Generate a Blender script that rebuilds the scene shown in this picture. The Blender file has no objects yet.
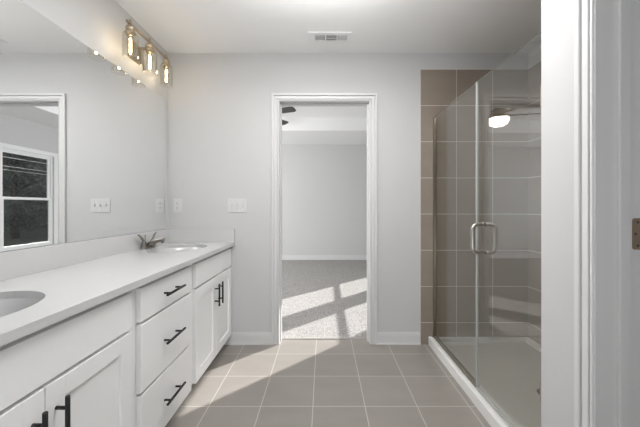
import bpy, bmesh, math, random
from mathutils import Vector, Matrix
random.seed(7)
S = bpy.context.scene
COL = S.collection

# ------------------------------------------------------------------ camera, world, sun, exposure
cam = bpy.data.cameras.new('camera'); camo = bpy.data.objects.new('camera', cam); COL.objects.link(camo)
camo.location = (0, 0, 1.149); camo.rotation_euler = (math.radians(90), 0, 0)
cam.sensor_fit = 'HORIZONTAL'; cam.sensor_width = 36; cam.lens = 36 * 292 / 640
cam.shift_x = -3.5 / 640; cam.shift_y = -6.5 / 640
cam.clip_start = 0.02; cam.clip_end = 200
S.camera = camo

W = bpy.data.worlds.new('world'); S.world = W; W.use_nodes = True
bg = W.node_tree.nodes['Background']
bg.inputs[0].default_value = (0.93, 0.97, 1.0, 1); bg.inputs[1].default_value = 0.8

sun = bpy.data.lights.new('sun', 'SUN'); suno = bpy.data.objects.new('sun', sun); COL.objects.link(suno)
sun.energy = 12; sun.angle = math.radians(0.53); sun.color = (1, 0.985, 0.965)
to_sun = Vector((0.735, 0.678, 0.495)).normalized()
suno.rotation_euler = to_sun.to_track_quat('Z', 'Y').to_euler(); suno.location = (12, 12, 12)

def area(name, loc, size, power, direction=(0, 0, -1), color=(1, 1, 1)):
    l = bpy.data.lights.new(name, 'AREA'); o = bpy.data.objects.new(name, l); COL.objects.link(o)
    l.shape = 'RECTANGLE'; l.size, l.size_y = size; l.energy = power; l.color = color
    o.location = loc; o.rotation_euler = (-Vector(direction)).to_track_quat('Z', 'Y').to_euler()
    return o
area('fill_behind_camera', (0.0, -1.15, 0.25), (1.5, 0.8), 23, (0, 0.38, 0.92), (0.99, 0.99, 1))  # added unseen uplight low behind the camera, lifts the bathroom ceiling
area('bathroom_fill_down', (0.0, 1.40, 2.41), (1.2, 0.6), 22, (0, 0, -1), (1, 0.99, 0.98))  # invented overhead panel out of view, brightens floor, vanity and tile
area('bathroom_fill_up', (0.0, 1.2, 2.2), (0.6, 0.6), 20, (0, 0, 1), (1, 0.99, 0.98))  # added upward panel above the frame, bounces soft light off the ceiling
area('bedroom_left_fill', (-3.95, 4.4, 1.35), (2.6, 1.8), 105, (1, 0, 0), (0.98, 0.99, 1))  # added fill standing in for daylight; this wall has no window
area('bedroom_near_fill', (-2.4, 2.66, 1.3), (2.4, 1.8), 55, (0, 1, 0), (0.98, 0.99, 1))  # made-up panel beside the doorway wall, lights the far bedroom wall

S.view_settings.view_transform = 'Standard'; S.view_settings.look = 'None'
S.view_settings.gamma = 1; S.view_settings.use_curve_mapping = False
S.view_settings.exposure = -0.24

# ------------------------------------------------------------------ materials
def new_mat(name):
    m = bpy.data.materials.new(name); m.use_nodes = True
    return m, m.node_tree.nodes, m.node_tree.links, m.node_tree.nodes['Principled BSDF']

def plain(name, col, rough=0.5, metal=0.0, spec=0.5, noise=0.0, nscale=30.0, bump=0.0, coat=0.0):
    m, N, L, P = new_mat(name)
    P.inputs['Roughness'].default_value = rough; P.inputs['Metallic'].default_value = metal
    P.inputs['Specular IOR Level'].default_value = spec
    P.inputs['Coat Weight'].default_value = coat
    P.inputs['Base Color'].default_value = (*col, 1)
    if noise or bump:
        g = N.new('ShaderNodeNewGeometry'); t = N.new('ShaderNodeTexNoise')
        t.inputs['Scale'].default_value = nscale; t.inputs['Detail'].default_value = 4
        L.new(g.outputs['Position'], t.inputs['Vector'])
        if noise:
            r = N.new('ShaderNodeMapRange')
            r.inputs['To Min'].default_value = 1 - noise; r.inputs['To Max'].default_value = 1 + noise
            L.new(t.outputs['Fac'], r.inputs['Value'])
            x = N.new('ShaderNodeVectorMath'); x.operation = 'SCALE'
            x.inputs[0].default_value = col; L.new(r.outputs[0], x.inputs['Scale'])
            L.new(x.outputs[0], P.inputs['Base Color'])
        if bump:
            b = N.new('ShaderNodeBump'); b.inputs['Strength'].default_value = bump; b.inputs['Distance'].default_value = 0.002
            L.new(t.outputs['Fac'], b.inputs['Height']); L.new(b.outputs[0], P.inputs['Normal'])
    return m

def tiles(name, axes, origin, size, gap, col, grout, rough=0.35, var=0.05, warm=None):
    """square tiles laid on two world axes, grout between"""
    m, N, L, P = new_mat(name)
    g = N.new('ShaderNodeNewGeometry'); s = N.new('ShaderNodeSeparateXYZ'); L.new(g.outputs['Position'], s.inputs[0])
    def M(op, a, b=None):
        n = N.new('ShaderNodeMath'); n.operation = op
        for i, v in enumerate((a, b)):
            if v is None: continue
            if isinstance(v, (int, float)): n.inputs[i].default_value = v
            else: L.new(v, n.inputs[i])
        return n.outputs[0]
    masks, cells = [], []
    for ax, o in zip(axes, origin):
        u = M('DIVIDE', M('SUBTRACT', s.outputs['XYZ'.index(ax)], o), size)
        f = M('FRACT', u); d = M('ABSOLUTE', M('SUBTRACT', f, 0.5))
        r = N.new('ShaderNodeMapRange')
        r.inputs['From Min'].default_value = 0.5 - gap / size * 0.62; r.inputs['From Max'].default_value = 0.5 - gap / size * 0.42
        L.new(d, r.inputs['Value']); masks.append(r.outputs[0]); cells.append(M('FLOOR', u))
    mask = M('MAXIMUM', masks[0], masks[1])
    c = N.new('ShaderNodeCombineXYZ'); L.new(cells[0], c.inputs[0]); L.new(cells[1], c.inputs[1])
    wn = N.new('ShaderNodeTexWhiteNoise'); L.new(c.outputs[0], wn.inputs['Vector'])
    mp = N.new('ShaderNodeMapping'); mp.inputs['Scale'].default_value = (1.0, 3.0, 3.0)
    L.new(g.outputs['Position'], mp.inputs['Vector'])
    add = N.new('ShaderNodeVectorMath'); add.operation = 'ADD'
    L.new(mp.outputs[0], add.inputs[0]); L.new(wn.outputs['Color'], add.inputs[1])
    nz = N.new('ShaderNodeTexNoise'); nz.inputs['Scale'].default_value = 3.5; nz.inputs['Detail'].default_value = 6
    L.new(add.outputs[0], nz.inputs['Vector'])
    v = M('ADD', M('MULTIPLY', M('SUBTRACT', wn.outputs['Value'], 0.5), var), M('MULTIPLY', M('SUBTRACT', nz.outputs['Fac'], 0.5), var * 3))
    v = M('ADD', v, 1.0)
    x = N.new('ShaderNodeVectorMath'); x.operation = 'SCALE'; x.inputs[0].default_value = col; L.new(v, x.inputs['Scale'])
    mix = N.new('ShaderNodeMix'); mix.data_type = 'RGBA'
    L.new(mask, mix.inputs['Factor']); L.new(x.outputs[0], mix.inputs['A']); mix.inputs['B'].default_value = (*grout, 1)
    L.new(mix.outputs['Result'], P.inputs['Base Color'])
    rr = M('ADD', M('MULTIPLY', mask, 0.5), rough); L.new(rr, P.inputs['Roughness'])
    b = N.new('ShaderNodeBump'); b.inputs['Strength'].default_value = 0.5; b.inputs['Distance'].default_value = 0.001
    L.new(M('SUBTRACT', 1.0, mask), b.inputs['Height']); L.new(b.outputs[0], P.inputs['Normal'])
    return m

def glass(name, tint=(0.9, 0.93, 0.9), rough=0.0, r0=0.04, k=0.96):
    m = bpy.data.materials.new(name); m.use_nodes = True
    N, L = m.node_tree.nodes, m.node_tree.links; N.clear()
    out = N.new('ShaderNodeOutputMaterial'); t = N.new('ShaderNodeBsdfTransparent'); t.inputs[0].default_value = (*tint, 1)
    g = N.new('ShaderNodeBsdfGlossy'); g.inputs['Roughness'].default_value = rough
    # the same reflectance whichever side of the sheet a ray meets
    geo = N.new('ShaderNodeNewGeometry'); 
    lw = N.new('ShaderNodeVectorMath'); lw.operation = 'DOT_PRODUCT'
    L.new(geo.outputs['Normal'], lw.inputs[0]); L.new(geo.outputs['Incoming'], lw.inputs[1])
    a = N.new('ShaderNodeMath'); a.operation = 'ABSOLUTE'; L.new(lw.outputs['Value'], a.inputs[0])
    b = N.new('ShaderNodeMath'); b.operation = 'SUBTRACT'; b.inputs[0].default_value = 1; L.new(a.outputs[0], b.inputs[1])
    p = N.new('ShaderNodeMath'); p.operation = 'POWER'; p.inputs[1].default_value = 5; L.new(b.outputs[0], p.inputs[0])
    q = N.new('ShaderNodeMath'); q.operation = 'MULTIPLY_ADD'; q.inputs[1].default_value = k; q.inputs[2].default_value = r0
    L.new(p.outputs[0], q.inputs[0])
    mx = N.new('ShaderNodeMixShader'); L.new(q.outputs[0], mx.inputs[0]); L.new(t.outputs[0], mx.inputs[1]); L.new(g.outputs[0], mx.inputs[2])
    L.new(mx.outputs[0], out.inputs[0])
    return m

def emit(name, col, strength):
    m, N, L, P = new_mat(name)
    P.inputs['Base Color'].default_value = (*col, 1)
    P.inputs['Emission Color'].default_value = (*col, 1); P.inputs['Emission Strength'].default_value = strength
    return m

M_wall = plain('wall_paint', (0.585, 0.585, 0.585), 0.75, noise=0.006, nscale=4, spec=0.25)
M_ceil = plain('ceiling_paint', (0.90, 0.90, 0.90), 0.9, bump=0.08, nscale=220, spec=0.1)
M_trim = plain('trim_paint', (0.67, 0.67, 0.67), 0.35)
M_cab = plain('cabinet_paint', (0.90, 0.90, 0.90), 0.38)
M_quartz = plain('white_quartz', (0.60, 0.60, 0.60), 0.16, noise=0.012, nscale=60)
M_porc = plain('white_porcelain', (0.58, 0.58, 0.58), 0.15, coat=0.5)
M_black = plain('black_metal', (0.006, 0.006, 0.007), 0.38, spec=0.4)
M_nickel = plain('brushed_nickel', (0.50, 0.47, 0.43), 0.28, metal=1, noise=0.05, nscale=200)
M_faucet = plain('dark_brushed_nickel', (0.29, 0.27, 0.245), 0.3, metal=1, noise=0.05, nscale=200)
M_dnickel = plain('satin_nickel', (0.40, 0.36, 0.30), 0.3, metal=1, noise=0.05, nscale=200)
M_chrome = plain('chrome', (0.72, 0.72, 0.72), 0.15, metal=1, noise=0.03, nscale=100)
M_hinge = plain('hinge_brass', (0.36, 0.27, 0.20), 0.42, metal=0.75, noise=0.1, nscale=120)
M_plastic = plain('white_plastic', (0.66, 0.66, 0.655), 0.3)
M_vinyl = plain('white_vinyl', (0.86, 0.86, 0.86), 0.35)
M_slot = plain('dark_slot', (0.05, 0.05, 0.05), 0.6)
M_duct = plain('grey_duct', (0.12, 0.12, 0.12), 0.7)
M_ftile = tiles('floor_tile', 'XY', (-0.061, 2.284), 0.3005, 0.0042, (0.29, 0.268, 0.243), (0.55, 0.52, 0.48), 0.33, 0.07)
M_wtile_b = tiles('shower_tile_back', 'XZ', (0.81, 2.30), 0.3025, 0.0046, (0.285, 0.24, 0.198), (0.64, 0.59, 0.53), 0.35, 0.07)
M_wtile_s = tiles('shower_tile_side', 'YZ', (2.445, 2.30), 0.3025, 0.0046, (0.285, 0.24, 0.198), (0.64, 0.59, 0.53), 0.35, 0.07)
M_pan = plain('grey_shower_base', (0.56, 0.54, 0.50), 0.45, noise=0.02, nscale=6)
M_curb = plain('white_marble_curb', (0.84, 0.83, 0.82), 0.2, noise=0.02, nscale=12)
M_glass = glass('shower_glass', (0.965, 0.972, 0.962), r0=0.115, k=0.3)
M_pane = glass('window_glass', (0.98, 0.98, 0.98))
M_jar = glass('clear_shade_glass', (0.985, 0.975, 0.955))
M_gedge = plain('glass_edge', (0.50, 0.52, 0.49), 0.25, spec=0.6)
M_mirror = plain('mirror_silver', (0.93, 0.94, 0.94), 0.0, metal=1)
M_medge = plain('mirror_edge', (0.20, 0.21, 0.21), 0.3)
M_bulb = emit('warm_filament', (1.0, 0.82, 0.55), 42)
M_brass = plain('aged_brass_nickel', (0.50, 0.42, 0.31), 0.33, metal=1, noise=0.06, nscale=200)
M_envelope = glass('bulb_glass', (1.0, 0.97, 0.90))
M_bowl = emit('lit_bowl', (1.0, 0.93, 0.84), 12)
M_blade = plain('dark_blade', (0.055, 0.05, 0.047), 0.45, noise=0.1, nscale=40)
M_seal = plain('clear_seal', (0.55, 0.56, 0.54), 0.3)

def carpet_mat():
    m, N, L, P = new_mat('carpet')
    g = N.new('ShaderNodeNewGeometry')
    t = N.new('ShaderNodeTexNoise'); t.inputs['Scale'].default_value = 70; t.inputs['Detail'].default_value = 5; t.inputs['Roughness'].default_value = 0.7
    L.new(g.outputs['Position'], t.inputs['Vector'])
    r = N.new('ShaderNodeValToRGB'); r.color_ramp.elements[0].position = 0.33; r.color_ramp.elements[1].position = 0.62
    r.color_ramp.elements[0].color = (0.20, 0.19, 0.18, 1); r.color_ramp.elements[1].color = (0.47, 0.455, 0.44, 1)
    L.new(t.outputs['Fac'], r.inputs[0]); L.new(r.outputs[0], P.inputs['Base Color'])
    b = N.new('ShaderNodeBump'); b.inputs['Strength'].default_value = 0.8; b.inputs['Distance'].default_value = 0.008
    L.new(t.outputs['Fac'], b.inputs['Height']); L.new(b.outputs[0], P.inputs['Normal'])
    P.inputs['Roughness'].default_value = 1; P.inputs['Specular IOR Level'].default_value = 0.1
    return m
M_carpet = carpet_mat()
M_grass = plain('lawn', (0.05, 0.055, 0.045), 0.9, noise=0.4, nscale=3)
M_leaf = plain('leaf', (0.062, 0.080, 0.065), 0.5, noise=0.6, nscale=2)
M_bark = plain('bark', (0.06, 0.05, 0.042), 0.9, noise=0.3, nscale=20)
M_cable = plain('cable', (0.5, 0.5, 0.5), 0.5)
M_wood = plain('pole_wood', (0.12, 0.1, 0.08), 0.8, noise=0.2, nscale=10)

# ------------------------------------------------------------------ mesh helpers
def box(bm, x0, x1, y0, y1, z0, z1, mi=0):
    if x0 > x1: x0, x1 = x1, x0
    if y0 > y1: y0, y1 = y1, y0
    v = [bm.verts.new(p) for p in ((x0, y0, z0), (x1, y0, z0), (x1, y1, z0), (x0, y1, z0),
                                   (x0, y0, z1), (x1, y0, z1), (x1, y1, z1), (x0, y1, z1))]
    fs = []
    for f in ((3, 2, 1, 0), (4, 5, 6, 7), (0, 1, 5, 4), (1, 2, 6, 5), (2, 3, 7, 6), (3, 0, 4, 7)):
        q = bm.faces.new([v[i] for i in f]); q.material_index = mi; fs.append(q)
    return v, fs

def tube(bm, pts, r, n=12, closed=False, caps=True, smooth=True):
    """round bar through pts; r a number or one per point"""
    pts = [Vector(p) for p in pts]; k = len(pts)
    rs = r if isinstance(r, (list, tuple)) else [r] * k
    rings = []; up = None
    for i, p in enumerate(pts):
        if closed: t = (pts[(i + 1) % k] - pts[i - 1]).normalized()
        else: t = (pts[min(i + 1, k - 1)] - pts[max(i - 1, 0)]).normalized()
        if up is None:
            up = Vector((0, 0, 1)) if abs(t.z) < 0.9 else Vector((1, 0, 0))
        a = up - t * up.dot(t)
        if a.length < 1e-4: a = t.orthogonal()
        a.normalize(); b = t.cross(a); up = a
        rings.append([bm.verts.new(p + (a * math.cos(2 * math.pi * j / n) + b * math.sin(2 * math.pi * j / n)) * rs[i]) for j in range(n)])
    m = k if closed else k - 1
    for i in range(m):
        A, B = rings[i], rings[(i + 1) % k]
        for j in range(n):
            f = bm.faces.new((A[j], A[(j + 1) % n], B[(j + 1) % n], B[j])); f.smooth = smooth
    if caps and not closed:
        bm.faces.new(list(reversed(rings[0]))); bm.faces.new(rings[-1])

def lathe(bm, c, prof, n=32, axis='Z', smooth=True, cap0=False, cap1=False):
    """prof: (radius, height) pairs about an axis through c"""
    rings = []
    for r, h in prof:
        ring = []
        for j in range(n):
            a = 2 * math.pi * j / n; u, v = r * math.cos(a), r * math.sin(a)
            p = (u, v, h) if axis == 'Z' else ((h, u, v) if axis == 'X' else (v, h, u))
            ring.append(bm.verts.new((c[0] + p[0], c[1] + p[1], c[2] + p[2])))
        rings.append(ring)
    for A, B in zip(rings, rings[1:]):
        for j in range(n):
            f = bm.faces.new((A[j], A[(j + 1) % n], B[(j + 1) % n], B[j])); f.smooth = smooth
    if cap0: bm.faces.new(list(reversed(rings[0])))
    if cap1: bm.faces.new(rings[-1])

def obj(name, bm, mats, parent=None, bevel=0.0, origin=None, seg=2, recalc=True):
    """link one mesh; geometry is given in world space"""
    if recalc: bmesh.ops.recalc_face_normals(bm, faces=bm.faces)
    if bevel:
        es = [e for e in bm.edges if len(e.link_faces) == 2 and e.calc_face_angle(0) > 0.6]
        bmesh.ops.bevel(bm, geom=es, offset=bevel, segments=seg, affect='EDGES', profile=0.6)
    o0 = Vector((0, 0, 0)); p = parent
    while p: o0 += p.location; p = p.parent
    loc = Vector((0, 0, 0))
    if parent is None and origin is not None: loc = Vector(origin); o0 = loc.copy()
    bmesh.ops.translate(bm, verts=bm.verts, vec=-o0)
    me = bpy.data.meshes.new(name); bm.to_mesh(me); bm.free()
    for m in (mats if isinstance(mats, (list, tuple)) else [mats]): me.materials.append(m)
    o = bpy.data.objects.new(name, me); COL.objects.link(o)
    if parent: o.parent = parent
    else: o.location = loc
    return o

def struct(name, bm, mats, **k):
    o = obj(name, bm, mats, **k); o['kind'] = 'structure'; return o

def thing(name, label, cat, loc, group=None, kind=None):
    o = bpy.data.objects.new(name, None); COL.objects.link(o); o.location = loc; o.empty_display_size = 0.05
    if kind: o['kind'] = kind
    else: o['label'] = label; o['category'] = cat
    if group: o['group'] = group
    return o

def tag(o, label, cat, group=None, kind=None):
    o['label'] = label; o['category'] = cat
    if group: o['group'] = group
    if kind: o['kind'] = kind
    return o

def dup(root, loc, label=None, group=None):
    def cp(o, parent):
        c = o.copy(); COL.objects.link(c)
        if parent: c.parent = parent
        for ch in list(o.children): cp(ch, c)
        return c
    r = cp(root, None); r.location = loc
    if label: r['label'] = label
    if group: r['group'] = group
    return r

B = bmesh.new
# ------------------------------------------------------------------ dimensions
XL, XR, YB, ZC = -1.302, 0.88, 2.45, 2.44          # bathroom: left wall, right wall, back wall, ceiling
BX0, BX1, BY1, BZ = -4.07, 2.03, 6.35, 2.50        # bedroom beyond
DX0, DX1, DZ = -0.37, 0.385, 2.035                 # doorway to the bedroom
YN = -1.7                                          # where the bathroom goes on behind the camera

# ------------------------------------------------------------------ structure
bm = B(); box(bm, XL - .12, 1.83, YN, 2.545, -.10, 0); struct('floor', bm, M_ftile)
bm = B(); box(bm, BX0 - .12, BX1 + .1, 2.545, BY1 + .12, -.10, 0.004); struct('floor_bedroom', bm, M_carpet)
bm = B(); box(bm, XL - .12, 1.83, YN, YB, ZC, ZC + .12); struct('ceiling', bm, M_ceil)
bm = B(); box(bm, XL - .12, XL, YN, YB, 0, ZC); struct('wall_left', bm, M_wall)
bm = B()
box(bm, BX0 - .12, DX0 - .02, YB, YB + .12, 0, 2.9); box(bm, DX1 + .02, BX1 + .1, YB, YB + .12, 0, 2.9)
box(bm, DX0 - .02, DX1 + .02, YB, YB + .12, DZ + .02, 2.9)
struct('wall_back', bm, M_wall)
# right wall with the closet doorway
CY0, CY1 = .23, .943
bm = B()
box(bm, XR, XR + .155, YN, CY0 - .02, 0, ZC); box(bm, XR, XR + .155, CY1 + .02, 1.18, 0, ZC)
box(bm, XR, XR + .155, CY0 - .02, CY1 + .02, DZ + .02, ZC)
struct('wall_right', bm, M_wall)
bm = B(); box(bm, XR + .155, 1.83, 1.07, 1.18, 0, ZC); struct('wall_partition', bm, M_wall)
bm = B(); box(bm, 1.718, 1.83, 1.18, YB, 0, ZC); box(bm, 1.718, 1.83, YN, 1.07, 0, ZC); struct('wall_shower', bm, M_wall)
bm = B(); box(bm, XR + .155, 1.83, YN - .1, YN, 0, ZC); struct('wall_near', bm, M_wall)

# bedroom shell with a tray ceiling
bm = B(); box(bm, BX0 - .12, BX1 + .1, BY1, BY1 + .12, 0, 2.9); struct('wall_far', bm, M_wall)
bm = B(); box(bm, BX0 - .12, BX0, YB + .12, BY1, 0, 2.9); struct('wall_bedroom_left', bm, M_wall)
TX0, TX1, TY0, TY1, TZ = -3.34, 1.30, 3.30, 5.16, 2.73
bm = B()
box(bm, BX0, BX1, YB + .12, TY0, BZ, TZ + .1); box(bm, BX0, BX1, TY1, BY1, BZ, TZ + .1)
box(bm, BX0, TX0, TY0, TY1, BZ, TZ + .1); box(bm, TX1, BX1, TY0, TY1, BZ, TZ + .1)
box(bm, TX0, TX1, TY0, TY1, TZ, TZ + .1)
struct('ceiling_bedroom', bm, M_ceil)
# window wall
WZ0, WZ1 = 0.51, 2.01
wins = [(4.19, 5.00), (5.30, 6.07)]
bm = B()
ys = [YB + .12] + [v for w in wins for v in w] + [BY1]
for a, b in zip(ys[0::2], ys[1::2]): box(bm, BX1, BX1 + .10, a, b, 0, 2.9)
for a, b in wins:
    box(bm, BX1, BX1 + .10, a, b, 0, WZ0); box(bm, BX1, BX1 + .10, a, b, WZ1, 2.9)
struct('wall_bedroom_right', bm, M_wall)
for i, (a, b) in enumerate(wins):
    r = thing('window_%d' % (i + 1), None, None, (BX1, (a + b) / 2, WZ0), kind='structure')
    bm = B(); x0, x1 = BX1 + .02, BX1 + .075
    box(bm, x0, x1, a, a + .022, WZ0, WZ1); box(bm, x0, x1, b - .022, b, WZ0, WZ1)
    box(bm, x0, x1, a + .022, b - .022, WZ0, WZ0 + .022); box(bm, x0, x1, a + .022, b - .022, WZ1 - .022, WZ1)
    obj('window_frame', bm, M_vinyl, r)
    mid = 1.28
    for k, (z0, z1, xo) in enumerate(((WZ0 + .022, mid + .02, 0.025), (mid - .02, WZ1 - .022, 0.048))):
        bm = B(); A, C = a + .022, b - .022; xa, xb = BX1 + xo, BX1 + xo + .022
        box(bm, xa, xb, A, A + .03, z0, z1); box(bm, xa, xb, C - .03, C, z0, z1)
        box(bm, xa, xb, A + .03, C - .03, z0, z0 + .035); box(bm, xa, xb, A + .03, C - .03, z1 - .035, z1)
        s = obj('window_sash', bm, M_vinyl, r, bevel=.002)
        bm = B(); box(bm, xa + .009, xa + .012, A + .03, C - .03, z0 + .035, z1 - .035); obj('pane', bm, M_pane, s)
    bm = B()
    for d0, d1, t in ((0, .045, .014), (.045, .06, .018)):
        box(bm, BX1 - t, BX1, a - d1, a - d0, WZ0 - d1, WZ1 + d1); box(bm, BX1 - t, BX1, b + d0, b + d1, WZ0 - d1, WZ1 + d1)
        box(bm, BX1 - t, BX1, a - d0, b + d0, WZ1 + d0, WZ1 + d1); box(bm, BX1 - t, BX1, a - d0, b + d0, WZ0 - d1, WZ0 - d0)
    obj('window_casing', bm, M_vinyl, r)

# door casings: strips of a moulded profile round an opening
PROF = ((.004, .013, .009), (.013, .017, .005), (.017, .040, .012), (.040, .045, .008), (.045, .063, .018))
def casing(parent, f, a, b, top, name='door_casing'):
    """f(u0,u1,t0,t1,z0,z1) places a box; u along the wall, t out of it"""
    bm = B()
    for d0, d1, t in PROF:
        f(bm, a - d1, a - d0, 0, t, 0, top + d1); f(bm, b + d0, b + d1, 0, t, 0, top + d1)
        f(bm, a - d0, b + d0, 0, t, top + d0, top + d1)
    return obj(name, bm, M_trim, parent, bevel=.0012, seg=1)

d1 = thing('door_1', None, None, (0, YB + .06, 0), kind='structure')
bm = B()
box(bm, DX0 - .02, DX0, YB - .002, YB + .122, 0, DZ); box(bm, DX1, DX1 + .02, YB - .002, YB + .122, 0, DZ)
box(bm, DX0 - .02, DX1 + .02, YB - .002, YB + .122, DZ, DZ + .02)
obj('door_jamb', bm, M_trim, d1)
bm = B()
box(bm, DX0, DX0 + .011, YB + .042, YB + .078, 0, DZ); box(bm, DX1 - .011, DX1, YB + .042, YB + .078, 0, DZ)
box(bm, DX0, DX1, YB + .042, YB + .078, DZ - .011, DZ)
obj('door_stop', bm, M_trim, d1, bevel=.002)
casing(d1, lambda bm, u0, u1, t0, t1, z0, z1: box(bm, u0, u1, YB - t1, YB - t0, z0, z1), DX0, DX1, DZ)
casing(d1, lambda bm, u0, u1, t0, t1, z0, z1: box(bm, u0, u1, YB + .12 + t0, YB + .12 + t1, z0, z1), DX0, DX1, DZ)
bm = B(); box(bm, DX1 - .0015, DX1 + .001, YB + .084, YB + .112, 1.08, 1.14); sp = obj('strike_plate', bm, M_dnickel, d1)
bm = B(); box(bm, DX0 - .02, DX1 + .02, 2.538, 2.552, 0.0, .006); struct('trim_1', bm, plain('threshold_strip', (0.42, 0.40, 0.37), 0.4))

d2 = thing('door_2', None, None, (XR + .06, (CY0 + CY1) / 2, 0), kind='structure')
bm = B()
box(bm, XR - .002, XR + .157, CY1, CY1 + .02, 0, DZ); box(bm, XR - .002, XR + .157, CY0 - .02, CY0, 0, DZ)
box(bm, XR - .002, XR + .157, CY0 - .02, CY1 + .02, DZ, DZ + .02)
obj('door_jamb', bm, M_trim, d2)
bm = B()
box(bm, XR + .068, XR + .103, CY1 - .011, CY1, 0, DZ); box(bm, XR + .068, XR + .103, CY0, CY0 + .011, 0, DZ)
box(bm, XR + .068, XR + .103, CY0, CY1, DZ - .011, DZ)
obj('door_stop', bm, M_trim, d2, bevel=.002)
casing(d2, lambda bm, u0, u1, t0, t1, z0, z1: box(bm, XR - t1, XR - t0, u0, u1, z0, z1), CY0, CY1, DZ)
# leaf swung open into the closet
bm = B(); lx0, lx1 = XR + .165, XR + .165 + .70
box(bm, lx0, lx1, CY1 - .038, CY1 - .003, .012, DZ - .004)
leaf = obj('door_leaf', bm, M_trim, d2, bevel=.002)
bm = B()
for z0, z1 in ((.25, .95), (1.12, 1.88)):
    for y in (CY1 - .041, CY1 - .003):
        box(bm, lx0 + .1, lx0 + .6, y, y + .003, z0, z1)
obj('door_panel', bm, M_trim, leaf, bevel=.0012, seg=1)
bm = B(); lathe(bm, (lx1 - .06, CY1 - .038, .92), [(.03, 0), (.03, -.006), (.012, -.008), (.012, -.03), (.026, -.04), (.028, -.055), (.018, -.066), (.001, -.068)], 24, 'Y')
obj('door_knob', bm, M_dnickel, leaf)
for zc in (.22, 1.062, 1.895):
    bm = B()
    hx0, hx1 = 1.0025 - .006, XR + .156
    z0, z1 = zc - .0505, zc + .0505
    # leaf plate with rounded corners
    cpts = []
    for cx, cz, a0 in ((hx1 - .001, z0 + .001, 270), (hx1 - .001, z1 - .001, 0), (hx0 + .008, z1 - .008, 90), (hx0 + .008, z0 + .008, 180)):
        rr = .001 if cx > hx1 - .003 else .008
        for q in range(5):
            a = math.radians(a0 + q * 22.5); cpts.append((cx + rr * math.cos(a), cz + rr * math.sin(a)))
    f1 = [bm.verts.new((x, CY1 - .0025, z)) for x, z in cpts]; f2 = [bm.verts.new((x, CY1 + .001, z)) for x, z in cpts]
    bm.faces.new(f1); bm.faces.new(list(reversed(f2)))
    for j in range(len(f1)): bm.faces.new((f1[j], f1[(j + 1) % len(f1)], f2[(j + 1) % len(f1)], f2[j]))
    h = obj('hinge', bm, M_hinge, d2)
    for sx, sz in ((.016, .038), (.009, 0), (.016, -.038)):
        bm = B(); lathe(bm, (hx0 + sx, CY1 - .0025, zc + sz), [(.0042, 0), (.0042, -.0008), (.001, -.0010)], 12, 'Y')
        obj('screw', bm, M_slot, h)
    bm = B(); tube(bm, [(XR + .161, CY1 - .006, z0), (XR + .161, CY1 - .006, z1)], .006, 12); obj('knuckle', bm, M_hinge, h)

# baseboards
def base(name, segs):
    bm = B()
    for x0, x1, y0, y1, ax, sgn in segs:
        for z0, z1, t in ((0, .080, .012), (.080, .092, .009), (.092, .101, .005)):
            if ax == 'y':   # runs along x, out of plane y0 towards sgn
                box(bm, x0, x1, y0, y0 + sgn * t, z0, z1)
            else:
                box(bm, x0, x0 + sgn * t, y0, y1, z0, z1)
        if ax == 'y': box(bm, x0, x1, y0, y0 + sgn * .020, 0, .012)
        else: box(bm, x0, x0 + sgn * .020, y0, y1, 0, .012)
    return struct(name, bm, M_trim)
base('baseboard_back', [(-.855, DX0 - .064, YB, 0, 'y', -1), (DX1 + .064, .808, YB, 0, 'y', -1)])
base('baseboard_right', [(XR, 0, CY1 + .064, 1.18, 'x', -1), (XR, 0, YN, CY0 - .064, 'x', -1)])
base('baseboard_left', [(XL, 0, YN, .40, 'x', 1)])
base('baseboard_far', [(BX0, BX1, BY1, 0, 'y', -1), (BX1, 0, YB + .12, BY1, 'x', -1), (BX0, 0, YB + .12, BY1, 'x', 1),
                       (BX0, DX0 - .064, YB + .12, 0, 'y', 1), (DX1 + .064, BX1, YB + .12, 0, 'y', 1)])

# shower tile skins and their edge trim
bm = B(); box(bm, .812, 1.718, YB - .008, YB, .0, 2.30); struct('wall_shower_tile_back', bm, M_wtile_b)
bm = B(); box(bm, 1.71, 1.718, 1.188, YB - .008, .0, 2.30); box(bm, XR + .03, 1.71, 1.18, 1.188, 0, 2.30)
ts = struct('wall_shower_tile_side', bm, M_wtile_s)
bm = B(); box(bm, .807, .812, YB - .010, YB, 0, 2.305); box(bm, .812, 1.718, YB - .010, YB, 2.30, 2.305); box(bm, 1.708, 1.718, 1.19, YB - .010, 2.30, 2.305)
struct('trim_2', bm, plain('tile_edge_trim', (0.62, 0.60, 0.57), 0.4))

# ------------------------------------------------------------------ vanity
FX, FR, CE = -.768, -.790, -.743          # door faces, face frame, counter edge
ZT = .855
def pull(parent, y, z, vertical, L=.165):
    bm = B(); xb = FX + .033; h = L / 2; d = L / 2 - .034
    if vertical:
        tube(bm, [(xb, y, z - h), (xb, y, z + h)], .0062, 14)
        for s in (-d, d): tube(bm, [(FX, y, z + s), (xb, y, z + s)], .005, 10)
    else:
        tube(bm, [(xb, y - h, z), (xb, y + h, z)], .0062, 14)
        for s in (-d, d): tube(bm, [(FX, y + s, z), (xb, y + s, z)], .005, 10)
    return obj('handle', bm, M_black, parent)

def slab(parent, name, y0, y1, z0, z1):
    bm = B(); box(bm, FR, FX, y0, y1, z0, z1); return obj(name, bm, M_cab, parent, bevel=.002)

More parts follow.
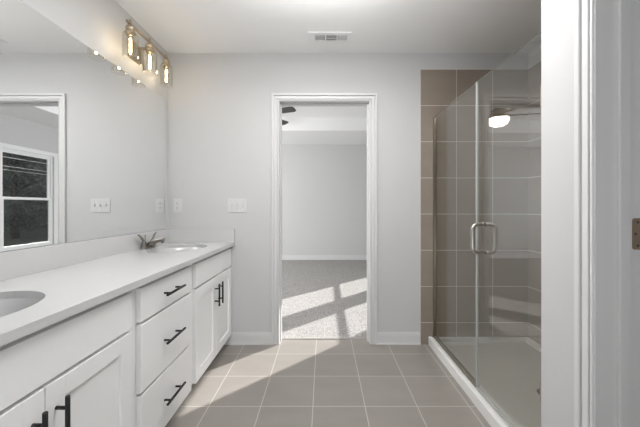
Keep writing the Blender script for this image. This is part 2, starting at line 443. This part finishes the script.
def shaker(parent, y0, y1, z0, z1, sw=.062):
    bm = B()
    box(bm, FR, FX, y0, y0 + sw, z0, z1); box(bm, FR, FX, y1 - sw, y1, z0, z1)
    box(bm, FR, FX, y0 + sw, y1 - sw, z0, z0 + sw); box(bm, FR, FX, y0 + sw, y1 - sw, z1 - sw, z1)
    box(bm, FR, FX - .010, y0 + sw - .001, y1 - sw + .001, z0 + sw - .001, z1 - sw + .001)
    return obj('door', bm, M_cab, parent, bevel=.0009, seg=1)

def carcass(name, label, y0, y1):
    t = thing(name, label, 'cabinet', (-1.04, (y0 + y1) / 2, 0))
    bm = B()
    box(bm, XL + .004, FR, y0, y0 + .018, .09, .828); box(bm, XL + .004, FR, y1 - .018, y1, .09, .828)
    box(bm, XL + .004, FR, y0 + .018, y1 - .018, .09, .108); box(bm, XL + .004, XL + .012, y0 + .018, y1 - .018, .108, .828)
    # face frame
    box(bm, FR - .019, FR, y0 + .018, y0 + .045, .108, .828); box(bm, FR - .019, FR, y1 - .045, y1 - .018, .108, .828)
    box(bm, FR - .019, FR, y0 + .045, y1 - .045, .790, .828); box(bm, FR - .019, FR, y0 + .045, y1 - .045, .108, .13)
    box(bm, FR - .019, FR, y0 + .045, y1 - .045, .635, .675)
    obj('carcass', bm, M_cab, t)
    bm = B(); box(bm, FR - .075, FR - .06, y0 + .001, y1 - .001, 0, .09)
    box(bm, XL + .004, FR - .075, y0 + .001, y0 + .016, 0, .09); box(bm, XL + .004, FR - .075, y1 - .016, y1 - .001, 0, .09)
    obj('toe_kick', bm, M_cab, t)
    return t
def sink_base(label, y0, y1, g0, g1):
    t = carcass('vanity_sink_cabinet', label, y0, y1)
    slab(t, 'false_drawer_front', g0, g1, .662, .806)
    m = (g0 + g1) / 2
    a = shaker(t, g0, m - .0015, .084, .650); pull(a, m - .035, .528, True, .156)
    b = shaker(t, m + .0015, g1, .084, .650); pull(b, m + .033, .528, True, .156)
    return t
sink_base('white two-door vanity cabinet in the left foreground under the nearer sink', .41, 1.199, .441, 1.171)
sink_base('white two-door vanity cabinet against the back wall under the farther sink', 1.731, 2.448, 1.759, 2.436)
t = carcass('vanity_drawer_cabinet', 'white three-drawer vanity cabinet between the two sink cabinets', 1.200, 1.730)
for z0, z1 in ((.662, .806), (.362, .650), (.084, .350)):
    d = slab(t, 'drawer', 1.229, 1.699, z0, z1); pull(d, 1.464, (z0 + z1) / 2, False, .175)

# countertop with two oval cut-outs
ct = thing('countertop', 'long white quartz vanity countertop with backsplash and two oval undermount sinks', 'countertop', (-1.02, 1.45, ZT - .027))
SX, SA, SB = -1.045, .185, .225
sinks = [.80, 2.105]
def holed(bm, z, flip):
    x0, x1, y0, y1 = XL + .002, CE, .40, YB - .002
    def quad(a, b, c, d):
        vs = [bm.verts.new((*p, z)) for p in ((a, c), (b, c), (b, d), (a, d))]; bm.faces.new(vs)
    cells = [(s - .30, s + .30) for s in sinks]
    quad(x0, x1, y0, cells[0][0]); quad(x0, x1, cells[0][1], cells[1][0]); quad(x0, x1, cells[1][1], y1)
    loops = []
    for s, (c0, c1) in zip(sinks, cells):
        ang = [2 * math.pi * i / 72 for i in range(72)]
        ang += [math.atan2(yy - s, xx - SX) % (2 * math.pi) for xx in (x0, x1) for yy in (c0, c1)]
        ang = sorted(set(ang)); inn, out = [], []
        for a in ang:
            c_, s_ = math.cos(a), math.sin(a)
            k = 1 / math.sqrt((c_ / SA) ** 2 + (s_ / SB) ** 2)
            inn.append(bm.verts.new((SX + k * c_, s + k * s_, z)))
            ts_ = []
            if c_ > 1e-9: ts_.append((x1 - SX) / c_)
            if c_ < -1e-9: ts_.append((x0 - SX) / c_)
            if s_ > 1e-9: ts_.append((c1 - s) / s_)
            if s_ < -1e-9: ts_.append((c0 - s) / s_)
            k = min(ts_); out.append(bm.verts.new((SX + k * c_, s + k * s_, z)))
        n = len(ang)
        for i in range(n): bm.faces.new((inn[i], out[i], out[(i + 1) % n], inn[(i + 1) % n]))
        loops.append(inn)
    return loops
bm = B(); zb = ZT - .027
La = holed(bm, ZT, False); Lb = holed(bm, zb, True)
for A, C in zip(La, Lb):
    n = len(A)
    for i in range(n): bm.faces.new((A[i], A[(i + 1) % n], C[(i + 1) % n], C[i]))
x0, x1, y0, y1 = XL + .002, CE, .40, YB - .002
for pa, pb in (((x1, y0), (x1, y1)), ((x0, y0), (x1, y0)), ((x0, y1), (x0, y0)), ((x1, y1), (x0, y1))):
    bm.faces.new([bm.verts.new((*pa, zb)), bm.verts.new((*pb, zb)), bm.verts.new((*pb, ZT)), bm.verts.new((*pa, ZT))])
bmesh.ops.remove_doubles(bm, verts=bm.verts, dist=1e-5)
obj('slab', bm, M_quartz, ct)
bm = B(); box(bm, XL + .002, XL + .020, .40, YB - .021, ZT, .968); obj('backsplash', bm, M_quartz, ct, bevel=.0015)
bm = B(); box(bm, XL + .002, CE - .003, YB - .020, YB - .002, ZT, .968); obj('side_splash', bm, M_quartz, ct, bevel=.0015)
for s in sinks:
    bm = B(); rings = []; n = 64
    prof = [(1.06, 0), (1.03, -.004), (1.0, -.03), (.93, -.07), (.80, -.11), (.6, -.135), (.35, -.146), (.12, -.150)]
    for k, dz in prof:
        rings.append([bm.verts.new((SX + SA * k * math.cos(2 * math.pi * j / n), s + SB * k * math.sin(2 * math.pi * j / n), zb - .001 + dz)) for j in range(n)])
    for A, C in zip(rings, rings[1:]):
        for j in range(n):
            f = bm.faces.new((A[j], A[(j + 1) % n], C[(j + 1) % n], C[j])); f.smooth = True
    sk = obj('sink_basin', bm, M_porc, ct, recalc=False)
    sm = sk.modifiers.new('thick', 'SOLIDIFY'); sm.thickness = .010; sm.offset = 1
    bm = B(); lathe(bm, (SX, s, zb - .158), [(.034, 0), (.034, .008), (.026, .011), (.022, .009), (.006, .012), (.001, .013)], 28)
    obj('drain', bm, M_nickel, sk)

# centreset faucets
def faucet(y, label):
    t = thing('faucet', label, 'faucet', (-1.250, y, ZT)); X = -1.250
    bm = B(); z = ZT
    # oval deck plate
    for (k, dz), (k2, dz2) in zip(((1, 0), (1, .008), (.94, .013)), ((1, .008), (.94, .013), (.3, .016))):
        n = 32
        A = [bm.verts.new((X + .029 * k * math.cos(a), y + .078 * k * math.sin(a), z + dz)) for a in [2 * math.pi * j / n for j in range(n)]]
        C = [bm.verts.new((X + .029 * k2 * math.cos(a), y + .078 * k2 * math.sin(a), z + dz2)) for a in [2 * math.pi * j / n for j in range(n)]]
        for j in range(n):
            f = bm.faces.new((A[j], A[(j + 1) % n], C[(j + 1) % n], C[j])); f.smooth = True
    bmesh.ops.remove_doubles(bm, verts=bm.verts, dist=1e-5)
    obj('base_plate', bm, M_faucet, t)
    bm = B()
    pts, rs = [], []
    for u in range(13):
        w = u / 12
        pts.append((X - .006 + .118 * w, y, z + .014 + .048 * math.sin(w * math.pi / 2) ** .8))
        rs.append(.020 - .007 * w)
    tube(bm, pts, rs, 16)
    sp_ = obj('spout', bm, M_faucet, t)
    bm = B(); lathe(bm, (X + .100, y, z + .038), [(.0115, 0), (.0115, .018)], 18, cap0=True, cap1=True); obj('aerator', bm, M_faucet, sp_)
    for s in (-1, 1):
        bm = B(); yy = y + s * .051
        lathe(bm, (X, yy, z + .010), [(.022, 0), (.020, .012), (.015, .030), (.0155, .040), (.010, .050), (.001, .053)], 24)
        h = obj('handle_post', bm, M_faucet, t)
        bm = B()
        P = [(X, yy, z + .052), (X - .003, yy + s * .010, z + .066), (X - .004, yy + s * .024, z + .084), (X - .004, yy + s * .042, z + .098), (X - .004, yy + s * .058, z + .103)]
        tube(bm, P, [.0085, .008, .007, .0065, .005], 12)
        obj('lever', bm, M_faucet, h)
    bm = B(); tube(bm, [(X - .022, y, z + .012), (X - .022, y, z + .085)], .0025, 8); lathe(bm, (X - .022, y, z + .085), [(.001, 0), (.005, .002), (.005, .008), (.001, .010)], 12)
    obj('lift_rod', bm, M_faucet, t)
faucet(2.085, 'brushed nickel two-handle faucet behind the farther sink')
faucet(.80, 'brushed nickel two-handle faucet behind the nearer sink in the foreground')

# mirror
bm = B(); v, fs = box(bm, XL + .001, XL + .007, .50, 2.391, .9695, 2.032)
for f in fs:
    f.material_index = 0 if f.normal.x > .5 or f.calc_center_median().x > XL + .0065 else 1
m_ = obj('mirror', bm, [M_mirror, M_medge], None, origin=(XL + .004, 1.45, .9695), recalc=True)
tag(m_, 'large frameless wall mirror above the vanity backsplash', 'mirror')

# vanity light
vl = thing('vanity_light', 'three-bulb brushed nickel vanity light on the wall above the mirror', 'light', (XL, 2.0, 2.18))
LX = XL + .112
bm = B(); box(bm, XL + .001, XL + .020, 1.94, 2.06, 2.15, 2.27); obj('backplate', bm, M_brass, vl, bevel=.003)
bm = B(); tube(bm, [(XL + .018, 2.0, 2.235), (LX, 2.0, 2.235)], .007, 12); tube(bm, [(LX, 2.0, 2.235), (LX, 2.0, 2.276)], .007, 12); obj('arm', bm, M_brass, vl)
bm = B(); box(bm, LX - .006, LX + .006, 1.765, 2.235, 2.272, 2.284); obj('bar', bm, M_brass, vl, bevel=.001)
for y in (1.80, 2.0, 2.21):
    bm = B()
    lathe(bm, (LX, y, 2.29), [(.001, .014), (.007, .012), (.008, 0), (.008, -.026), (.022, -.030), (.026, -.036), (.026, -.048), (.023, -.050), (.023, -.062), (.030, -.064), (.030, -.072), (.020, -.074), (.020, -.086), (.001, -.087)], 28)
    so = obj('socket', bm, M_brass, vl)
    bm = B(); R_ = .044
    lathe(bm, (LX, y, 2.218), [(.030, 0), (.040, -.004), (R_, -.014), (R_, -.150), (.0455, -.152), (R_ - .003, -.153), (R_ - .003, -.014), (.038, -.006), (.030, -.003)], 40)
    obj('glass_shade', bm, M_jar, vl)
    bm = B()
    lathe(bm, (LX, y, 2.204), [(.010, 0), (.011, -.012), (.015, -.026), (.0170, -.060), (.0160, -.095), (.010, -.118), (.001, -.125)], 24)
    bu = obj('bulb', bm, M_envelope, vl)
    bm = B(); tube(bm, [(LX, y, 2.186), (LX, y, 2.096)], [.0062, .0062], 10)
    obj('filament', bm, M_bulb, bu)

# outlet and switches on the back wall
def plate(name, label, cat, x, z, w, n, kind):
    t = thing(name, label, cat, (x, YB, z))
    bm = B(); box(bm, x - w / 2, x + w / 2, YB - .006, YB - .0005, z - .0575, z + .0575); obj('cover_plate', bm, M_plastic, t, bevel=.002)
    for i in range(n):
        cx = x + (i - (n - 1) / 2) * .046
        if kind == 'outlet':
            for dz in (.020, -.020):
                bm = B(); box(bm, cx - .016, cx + .016, YB - .009, YB - .006, z + dz - .014, z + dz + .014)
                f = obj('socket_face', bm, M_plastic, t, bevel=.003)
                bm = B()
                for dx in (-.006, .006): box(bm, cx + dx - .001, cx + dx + .001, YB - .0095, YB - .0088, z + dz - .002, z + dz + .008)
                box(bm, cx - .002, cx + .002, YB - .0095, YB - .0088, z + dz - .009, z + dz - .005)
                obj('slots', bm, M_slot, f)
        else:
            bm = B(); vs, _ = box(bm, cx - .005, cx + .005, YB - .020, YB - .006, z - .006, z + .014)
            obj('toggle', bm, M_plastic, t, bevel=.001)
        for dz in ((-.0,) if kind == 'outlet' else (-.030, .030)):
            bm = B(); lathe(bm, (cx, YB - .006, z + dz), [(.003, 0), (.003, -.0012), (.0005, -.0014)], 10, 'Y')
            obj('screw', bm, M_chrome, t)
plate('outlet', 'white duplex electrical outlet on the back wall beside the mirror', 'outlet', -1.222, 1.160, .070, 1, 'outlet')
plate('light_switch', 'white three-gang light switch plate left of the bedroom doorway', 'switch', -.722, 1.162, .162, 3, 'switch')

# ceiling register
vt = thing('ceiling_vent', 'white rectangular air register in the bathroom ceiling', 'vent', (.045, 2.215, ZC))
VX0, VX1, VY0, VY1 = -.115, .205, 2.150, 2.290
bm = B()
gr = [(-.062, .008), (.020, .100), (.108, .178)]
xs = [VX0] + [v for g_ in gr for v in g_] + [VX1]
for a, b in zip(xs[0::2], xs[1::2]): box(bm, a, b, VY0, VY1, ZC - .007, ZC - .0005)
for a, b in gr: box(bm, a, b, VY0, 2.182, ZC - .007, ZC - .0005); box(bm, a, b, 2.258, VY1, ZC - .007, ZC - .0005)
obj('face_frame', bm, M_vinyl, vt)
bm = B(); box(bm, -.07, .186, 2.178, 2.262, ZC - .0015, ZC - .0004); obj('duct_opening', bm, M_duct, vt)
for gi, (a, b) in enumerate(gr):
    bm = B()
    if gi == 1:
        for k in range(4):
            y = 2.190 + k * .020; vs, _ = box(bm, a, b, y, y + .002, ZC - .007, ZC - .0018)
            for v in vs:
                if v.co.z < ZC - .005: v.co.y -= .002
    else:
        for k in range(9):
            x = a + .003 + k * (b - a - .004) / 9; vs, _ = box(bm, x, x + .0016, 2.182, 2.258, ZC - .007, ZC - .0018)
            for v in vs:
                if v.co.z < ZC - .005: v.co.x += .0045 * (-1 if gi == 0 else 1)
    obj('louvres', bm, M_vinyl, vt)

# ------------------------------------------------------------------ shower
GX = .925
sb = thing('shower_base', 'low grey shower pan with a white front curb along the tiled floor', 'shower base', (1.3, 1.8, 0))
bm = B(); box(bm, .875, .905, 1.182, YB - .0105, 0, .068); obj('curb', bm, M_curb, sb, bevel=.003)
bm = B()
box(bm, .906, .960, 1.190, YB - .0105, 0, .062); box(bm, 1.66, 1.708, 1.190, YB - .0105, 0, .066)
box(bm, .960, 1.66, 2.395, YB - .0105, 0, .066); box(bm, .960, 1.66, 1.190, 1.235, 0, .066)
obj('rim', bm, plain('pale_grey_rim', (0.62, 0.61, 0.58), 0.35), sb, bevel=.004)
bm = B()
P00, P10, P11, P01 = (.960, 1.235), (1.66, 1.235), (1.66, 2.395), (.960, 2.395); dc = (1.345, 1.76)
vs = [bm.verts.new((*p, .038)) for p in (P00, P10, P11, P01)]; n = 24
cr = [bm.verts.new((dc[0] + .055 * math.cos(2 * math.pi * j / n), dc[1] + .055 * math.sin(2 * math.pi * j / n), .022)) for j in range(n)]
for j in range(n):
    a = 2 * math.pi * (j + .5) / n; q = {0: 2, 1: 3, 2: 0, 3: 1}[int((math.degrees(a) // 90) % 4)]
    f = bm.faces.new((cr[j], cr[(j + 1) % n], vs[q]))
for j, (qa, qb) in {0: (1, 2), n // 4: (2, 3), n // 2: (3, 0), 3 * n // 4: (0, 1)}.items():
    bm.faces.new((cr[j], vs[qb], vs[qa]))
bm.faces.new(cr)
for f in bm.faces: f.normal_update()
obj('pan_floor', bm, M_pan, sb)
bm = B(); lathe(bm, (dc[0], dc[1], .022), [(.05, 0), (.05, .003), (.042, .004), (.001, .004)], 28); obj('drain', bm, M_chrome, sb)
sp2 = None
# enclosure
GZ0, GZ1, JY = .078, 1.897, 1.748
def pane(name, y0, y1, parent, z0=GZ0, z1=GZ1):
    bm = B(); v, fs = box(bm, GX - .0045, GX + .0045, y0, y1, z0, z1)
    for f in fs:
        c = f.calc_center_median()
        f.material_index = 0 if abs(c.x - GX) > .004 else 1
    return obj(name, bm, [M_glass, M_gedge], parent)
fp = thing('fixed_glass_panel', 'frameless clear glass shower panel fixed to the tiled back wall', 'shower panel', (GX, 2.1, .068))
pane('glass_sheet', JY + .004, YB - .016, fp)
bm = B(); box(bm, GX - .010, GX + .010, YB - .0165, YB - .0105, .068, GZ1 - .002)
for s in (-1, 1): box(bm, GX + s * .010, GX + s * .0065, YB - .032, YB - .0165, .068, GZ1 - .002)
obj('wall_channel', bm, M_dnickel, fp)
bm = B(); box(bm, GX - .011, GX + .011, JY + .004, YB - .034, .0685, .074)
for s in (-1, 1): box(bm, GX + s * .011, GX + s * .0065, JY + .004, YB - .034, .074, .088)
obj('bottom_channel', bm, M_dnickel, fp)
dr = thing('shower_door', 'frameless clear glass shower door with a nickel handle', 'shower door', (GX, 1.207, .068))
pane('glass_sheet', 1.205, JY - .003, dr)
bm = B(); box(bm, GX - .006, GX + .006, JY - .0028, JY + .003, GZ0, GZ1); obj('clear_seal', bm, M_seal, dr)
bm = B(); box(bm, GX - .006, GX + .006, 1.21, JY - .006, .069, .0775); obj('bottom_sweep', bm, M_seal, dr)
# back-to-back D pulls
def dpull(s):
    bm = B(); d, r, hz, zc, y = .066, .031, .081, .968, 1.678; pts = [(GX + s * .0045, y, zc + hz)]
    for cx, cz, a0, a1 in ((d - r, hz - r, 90, 0), (d - r, -hz + r, 0, -90)):
        for q in range(7):
            a = math.radians(a0 + (a1 - a0) * q / 6); pts.append((GX + s * (cx + r * math.cos(a)), y, zc + cz + r * math.sin(a)))
    pts.append((GX + s * .0045, y, zc - hz)); tube(bm, pts, .0105, 16)
    for z in (zc + hz, zc - hz): tube(bm, [(GX + s * .0045, y, z), (GX + s * .009, y, z)], .013, 16)
    obj('handle', bm, M_nickel, dr)
dpull(-1); dpull(1)
for z in (.36, 1.62):
    bm = B(); box(bm, GX - .012, GX - .0046, 1.19, 1.245, z - .045, z + .045); box(bm, GX + .0046, GX + .012, 1.19, 1.245, z - .045, z + .045)
    box(bm, GX - .025, GX + .025, 1.1905, 1.196, z - .045, z + .045)
    obj('hinge', bm, M_dnickel, dr, bevel=.001)

dr.location.x += .010; dr.rotation_euler = (0, 0, .029)     # stands very slightly ajar

# ------------------------------------------------------------------ bedroom fan
FC = (-1.03, 4.42)
fan = thing('ceiling_fan', 'dark five-blade ceiling fan with a lit glass bowl in the bedroom tray ceiling', 'ceiling fan', (*FC, TZ))
bm = B(); lathe(bm, (*FC, TZ), [(.001, -.0005), (.075, -.0005), (.075, -.03), (.03, -.06), (.001, -.06)], 32); obj('canopy', bm, M_dnickel, fan)
bm = B(); lathe(bm, (*FC, TZ), [(.001, -.055), (.05, -.058), (.115, -.085), (.135, -.12), (.135, -.160), (.10, -.176), (.09, -.190), (.001, -.191)], 36); obj('motor_housing', bm, M_dnickel, fan)
bm = B(); lathe(bm, (*FC, TZ), [(.001, -.186), (.14, -.190), (.152, -.198), (.152, -.208), (.14, -.212), (.001, -.212)], 40); obj('light_ring', bm, M_dnickel, fan)
bm = B(); lathe(bm, (*FC, TZ), [(.144, -.209), (.149, -.232), (.141, -.268), (.118, -.302), (.076, -.328), (.02, -.338), (.001, -.339)], 40)
bowl = obj('glass_bowl', bm, M_bowl, fan)
bm = B(); lathe(bm, (*FC, TZ), [(.001, -.335), (.014, -.338), (.012, -.348), (.004, -.356), (.001, -.357)], 16); obj('finial', bm, M_dnickel, bowl)
for k in range(5):
    a = math.radians(-20 + 72 * k); bm = B(); zb_ = TZ - .172
    prof = [(.20, .050), (.26, .060), (.45, .069), (.60, .070), (.645, .060), (.66, .035)]
    up = [(r, w) for r, w in prof]; dn = [(r, -w) for r, w in reversed(prof)]
    top, bot = [], []
    for r, w in up + dn:
        for lst, dz in ((top, .003), (bot, -.003)):
            z = zb_ + dz - w * math.tan(math.radians(12))
            lst.append(bm.verts.new((FC[0] + r * math.cos(a) - w * math.sin(a), FC[1] + r * math.sin(a) + w * math.cos(a), z)))
    bm.faces.new(top); bm.faces.new(list(reversed(bot))); n = len(top)
    for j in range(n): bm.faces.new((top[j], bot[j], bot[(j + 1) % n], top[(j + 1) % n]))
    bl = obj('blade', bm, M_blade, fan)
    bm = B(); tube(bm, [(FC[0] + .12 * math.cos(a), FC[1] + .12 * math.sin(a), zb_ + .006), (FC[0] + .27 * math.cos(a), FC[1] + .27 * math.sin(a), zb_ - .004)], [.016, .012], 10)
    obj('blade_bracket', bm, M_dnickel, bl)

# ------------------------------------------------------------------ outside the bedroom windows
bm = B(); n = 24
grid = [[bm.verts.new((2.2 + 40 * i / n, -8 + 44 * j / n, -.35 + .12 * math.sin(i * 1.3) * math.cos(j * .9))) for j in range(n + 1)] for i in range(n + 1)]
for i in range(n):
    for j in range(n): bm.faces.new((grid[i][j], grid[i + 1][j], grid[i + 1][j + 1], grid[i][j + 1])).smooth = True
struct('ground', bm, M_grass)

def tree(x, y, h, label, seed):
    rnd = random.Random(seed)
    t = thing('tree', label, 'tree', (x, y, -.4), 'trees beyond the bedroom window')
    bm = B(); tube(bm, [(x, y, -.45), (x + .1, y, h * .3), (x - .05, y + .1, h * .75)], [.16, .11, .04], 10)
    for k in range(6):
        a = k * 1.1 + rnd.random(); z0 = h * (.18 + .08 * k)
        tube(bm, [(x, y, z0), (x + .6 * math.cos(a), y + .6 * math.sin(a), z0 + .5), (x + 1.1 * math.cos(a), y + 1.1 * math.sin(a), z0 + .7)], [.06, .04, .015], 6)
    obj('trunk', bm, M_bark, t)
    bm = B(); cl = []
    for k in range(44):
        a = rnd.random() * 6.283; zz = rnd.uniform(.05, .95); rr = 1.35 * math.sin(math.pi * min(.95, zz * .7 + .26)) * rnd.uniform(.2, 1)
        cl.append((x + rr * math.cos(a), y + rr * math.sin(a), h * zz, rnd.uniform(.40, .65)))
    for k in range(6500):
        cx, cy, cz, cr_ = rnd.choice(cl)
        d = Vector((rnd.gauss(0, 1), rnd.gauss(0, 1), rnd.gauss(0, .8))).normalized() * cr_ * rnd.uniform(.5, 1.05)
        p = Vector((cx, cy, cz)) + d
        if p.z < -.2: continue
        u = Vector((rnd.gauss(0, 1), rnd.gauss(0, 1), rnd.gauss(0, 1))).normalized() * rnd.uniform(.07, .12)
        w = u.orthogonal().normalized() * rnd.uniform(.045, .07)
        bm.faces.new([bm.verts.new(p + u), bm.verts.new(p + w), bm.verts.new(p - u), bm.verts.new(p - w)])
    obj('foliage', bm, M_leaf, t, recalc=False)
spots = [(11.2, 10.2, 4.6, 'dark leafy tree outside, nearest to the left of the reflected window'),
         (12.4, 14.2, 5.4, 'dark leafy tree outside, in the middle of the reflected window'),
         (11.0, 17.8, 4.8, 'dark leafy tree outside, toward the right edge of the reflected window')]
for i, (x, y, h, lb) in enumerate(spots): tree(x, y, h, lb, 11 + i)
rnd = random.Random(5)
hd = thing('hedge', 'tall dark evergreen hedge closing the view behind the trees outside', 'hedge', (19, 17, -.4))
bm = B(); na, nb = 60, 14; hy0, hy1, hh = 2.0, 34.0, 6.4; rows = []
for i in range(na + 1):
    yy = hy0 + (hy1 - hy0) * i / na; row = []
    for j in range(nb + 1):
        a = math.pi * j / nb; r_ = 1.0 + .18 * rnd.random()
        row.append(bm.verts.new((19 - 1.3 * math.copysign(abs(math.cos(a)) ** .45, math.cos(a)) * r_, yy + .2 * rnd.random(), -.5 + hh * math.sin(a) ** .45 * (1 + .06 * rnd.random()))))
    rows.append(row)
for A, C in zip(rows, rows[1:]):
    for j in range(nb): bm.faces.new((A[j], A[j + 1], C[j + 1], C[j])).smooth = True
obj('branches', bm, M_leaf, hd)
bm = B()
for k in range(9000):
    p = Vector((19 - 1.35 - rnd.random() * .35, rnd.uniform(hy0, hy1), rnd.uniform(-.4, hh - .5)))
    u = Vector((rnd.gauss(0, 1), rnd.gauss(0, 1), rnd.gauss(0, 1))).normalized() * rnd.uniform(.08, .16); w = u.orthogonal().normalized() * rnd.uniform(.05, .09)
    bm.faces.new([bm.verts.new(p + u), bm.verts.new(p + w), bm.verts.new(p - u), bm.verts.new(p - w)])
obj('foliage', bm, M_leaf, hd, recalc=False)
for y in (1.0, 24.0):
    bm = B(); tube(bm, [(8, y, -.5), (8, y, 3.4)], [.12, .09], 12)
    tag(obj('utility_pole', bm, M_wood, None, origin=(8, y, -.5)), 'short wooden pole outside carrying thin cables, %s' % ('near end' if y < 5 else 'far end'), 'pole', 'cable poles outside')
for z, w in ((2.92, 'topmost'), (2.62, 'middle'), (2.50, 'lowest')):
    bm = B(); tube(bm, [(8, 1.0 + 23 * k / 16, z - .12 * math.sin(math.pi * k / 16)) for k in range(17)], .010, 6)
    tag(obj('utility_cable', bm, M_cable, None, origin=(8, 1, z)), 'thin pale cable strung outside the window, %s of three' % w, 'cable', 'cables outside')
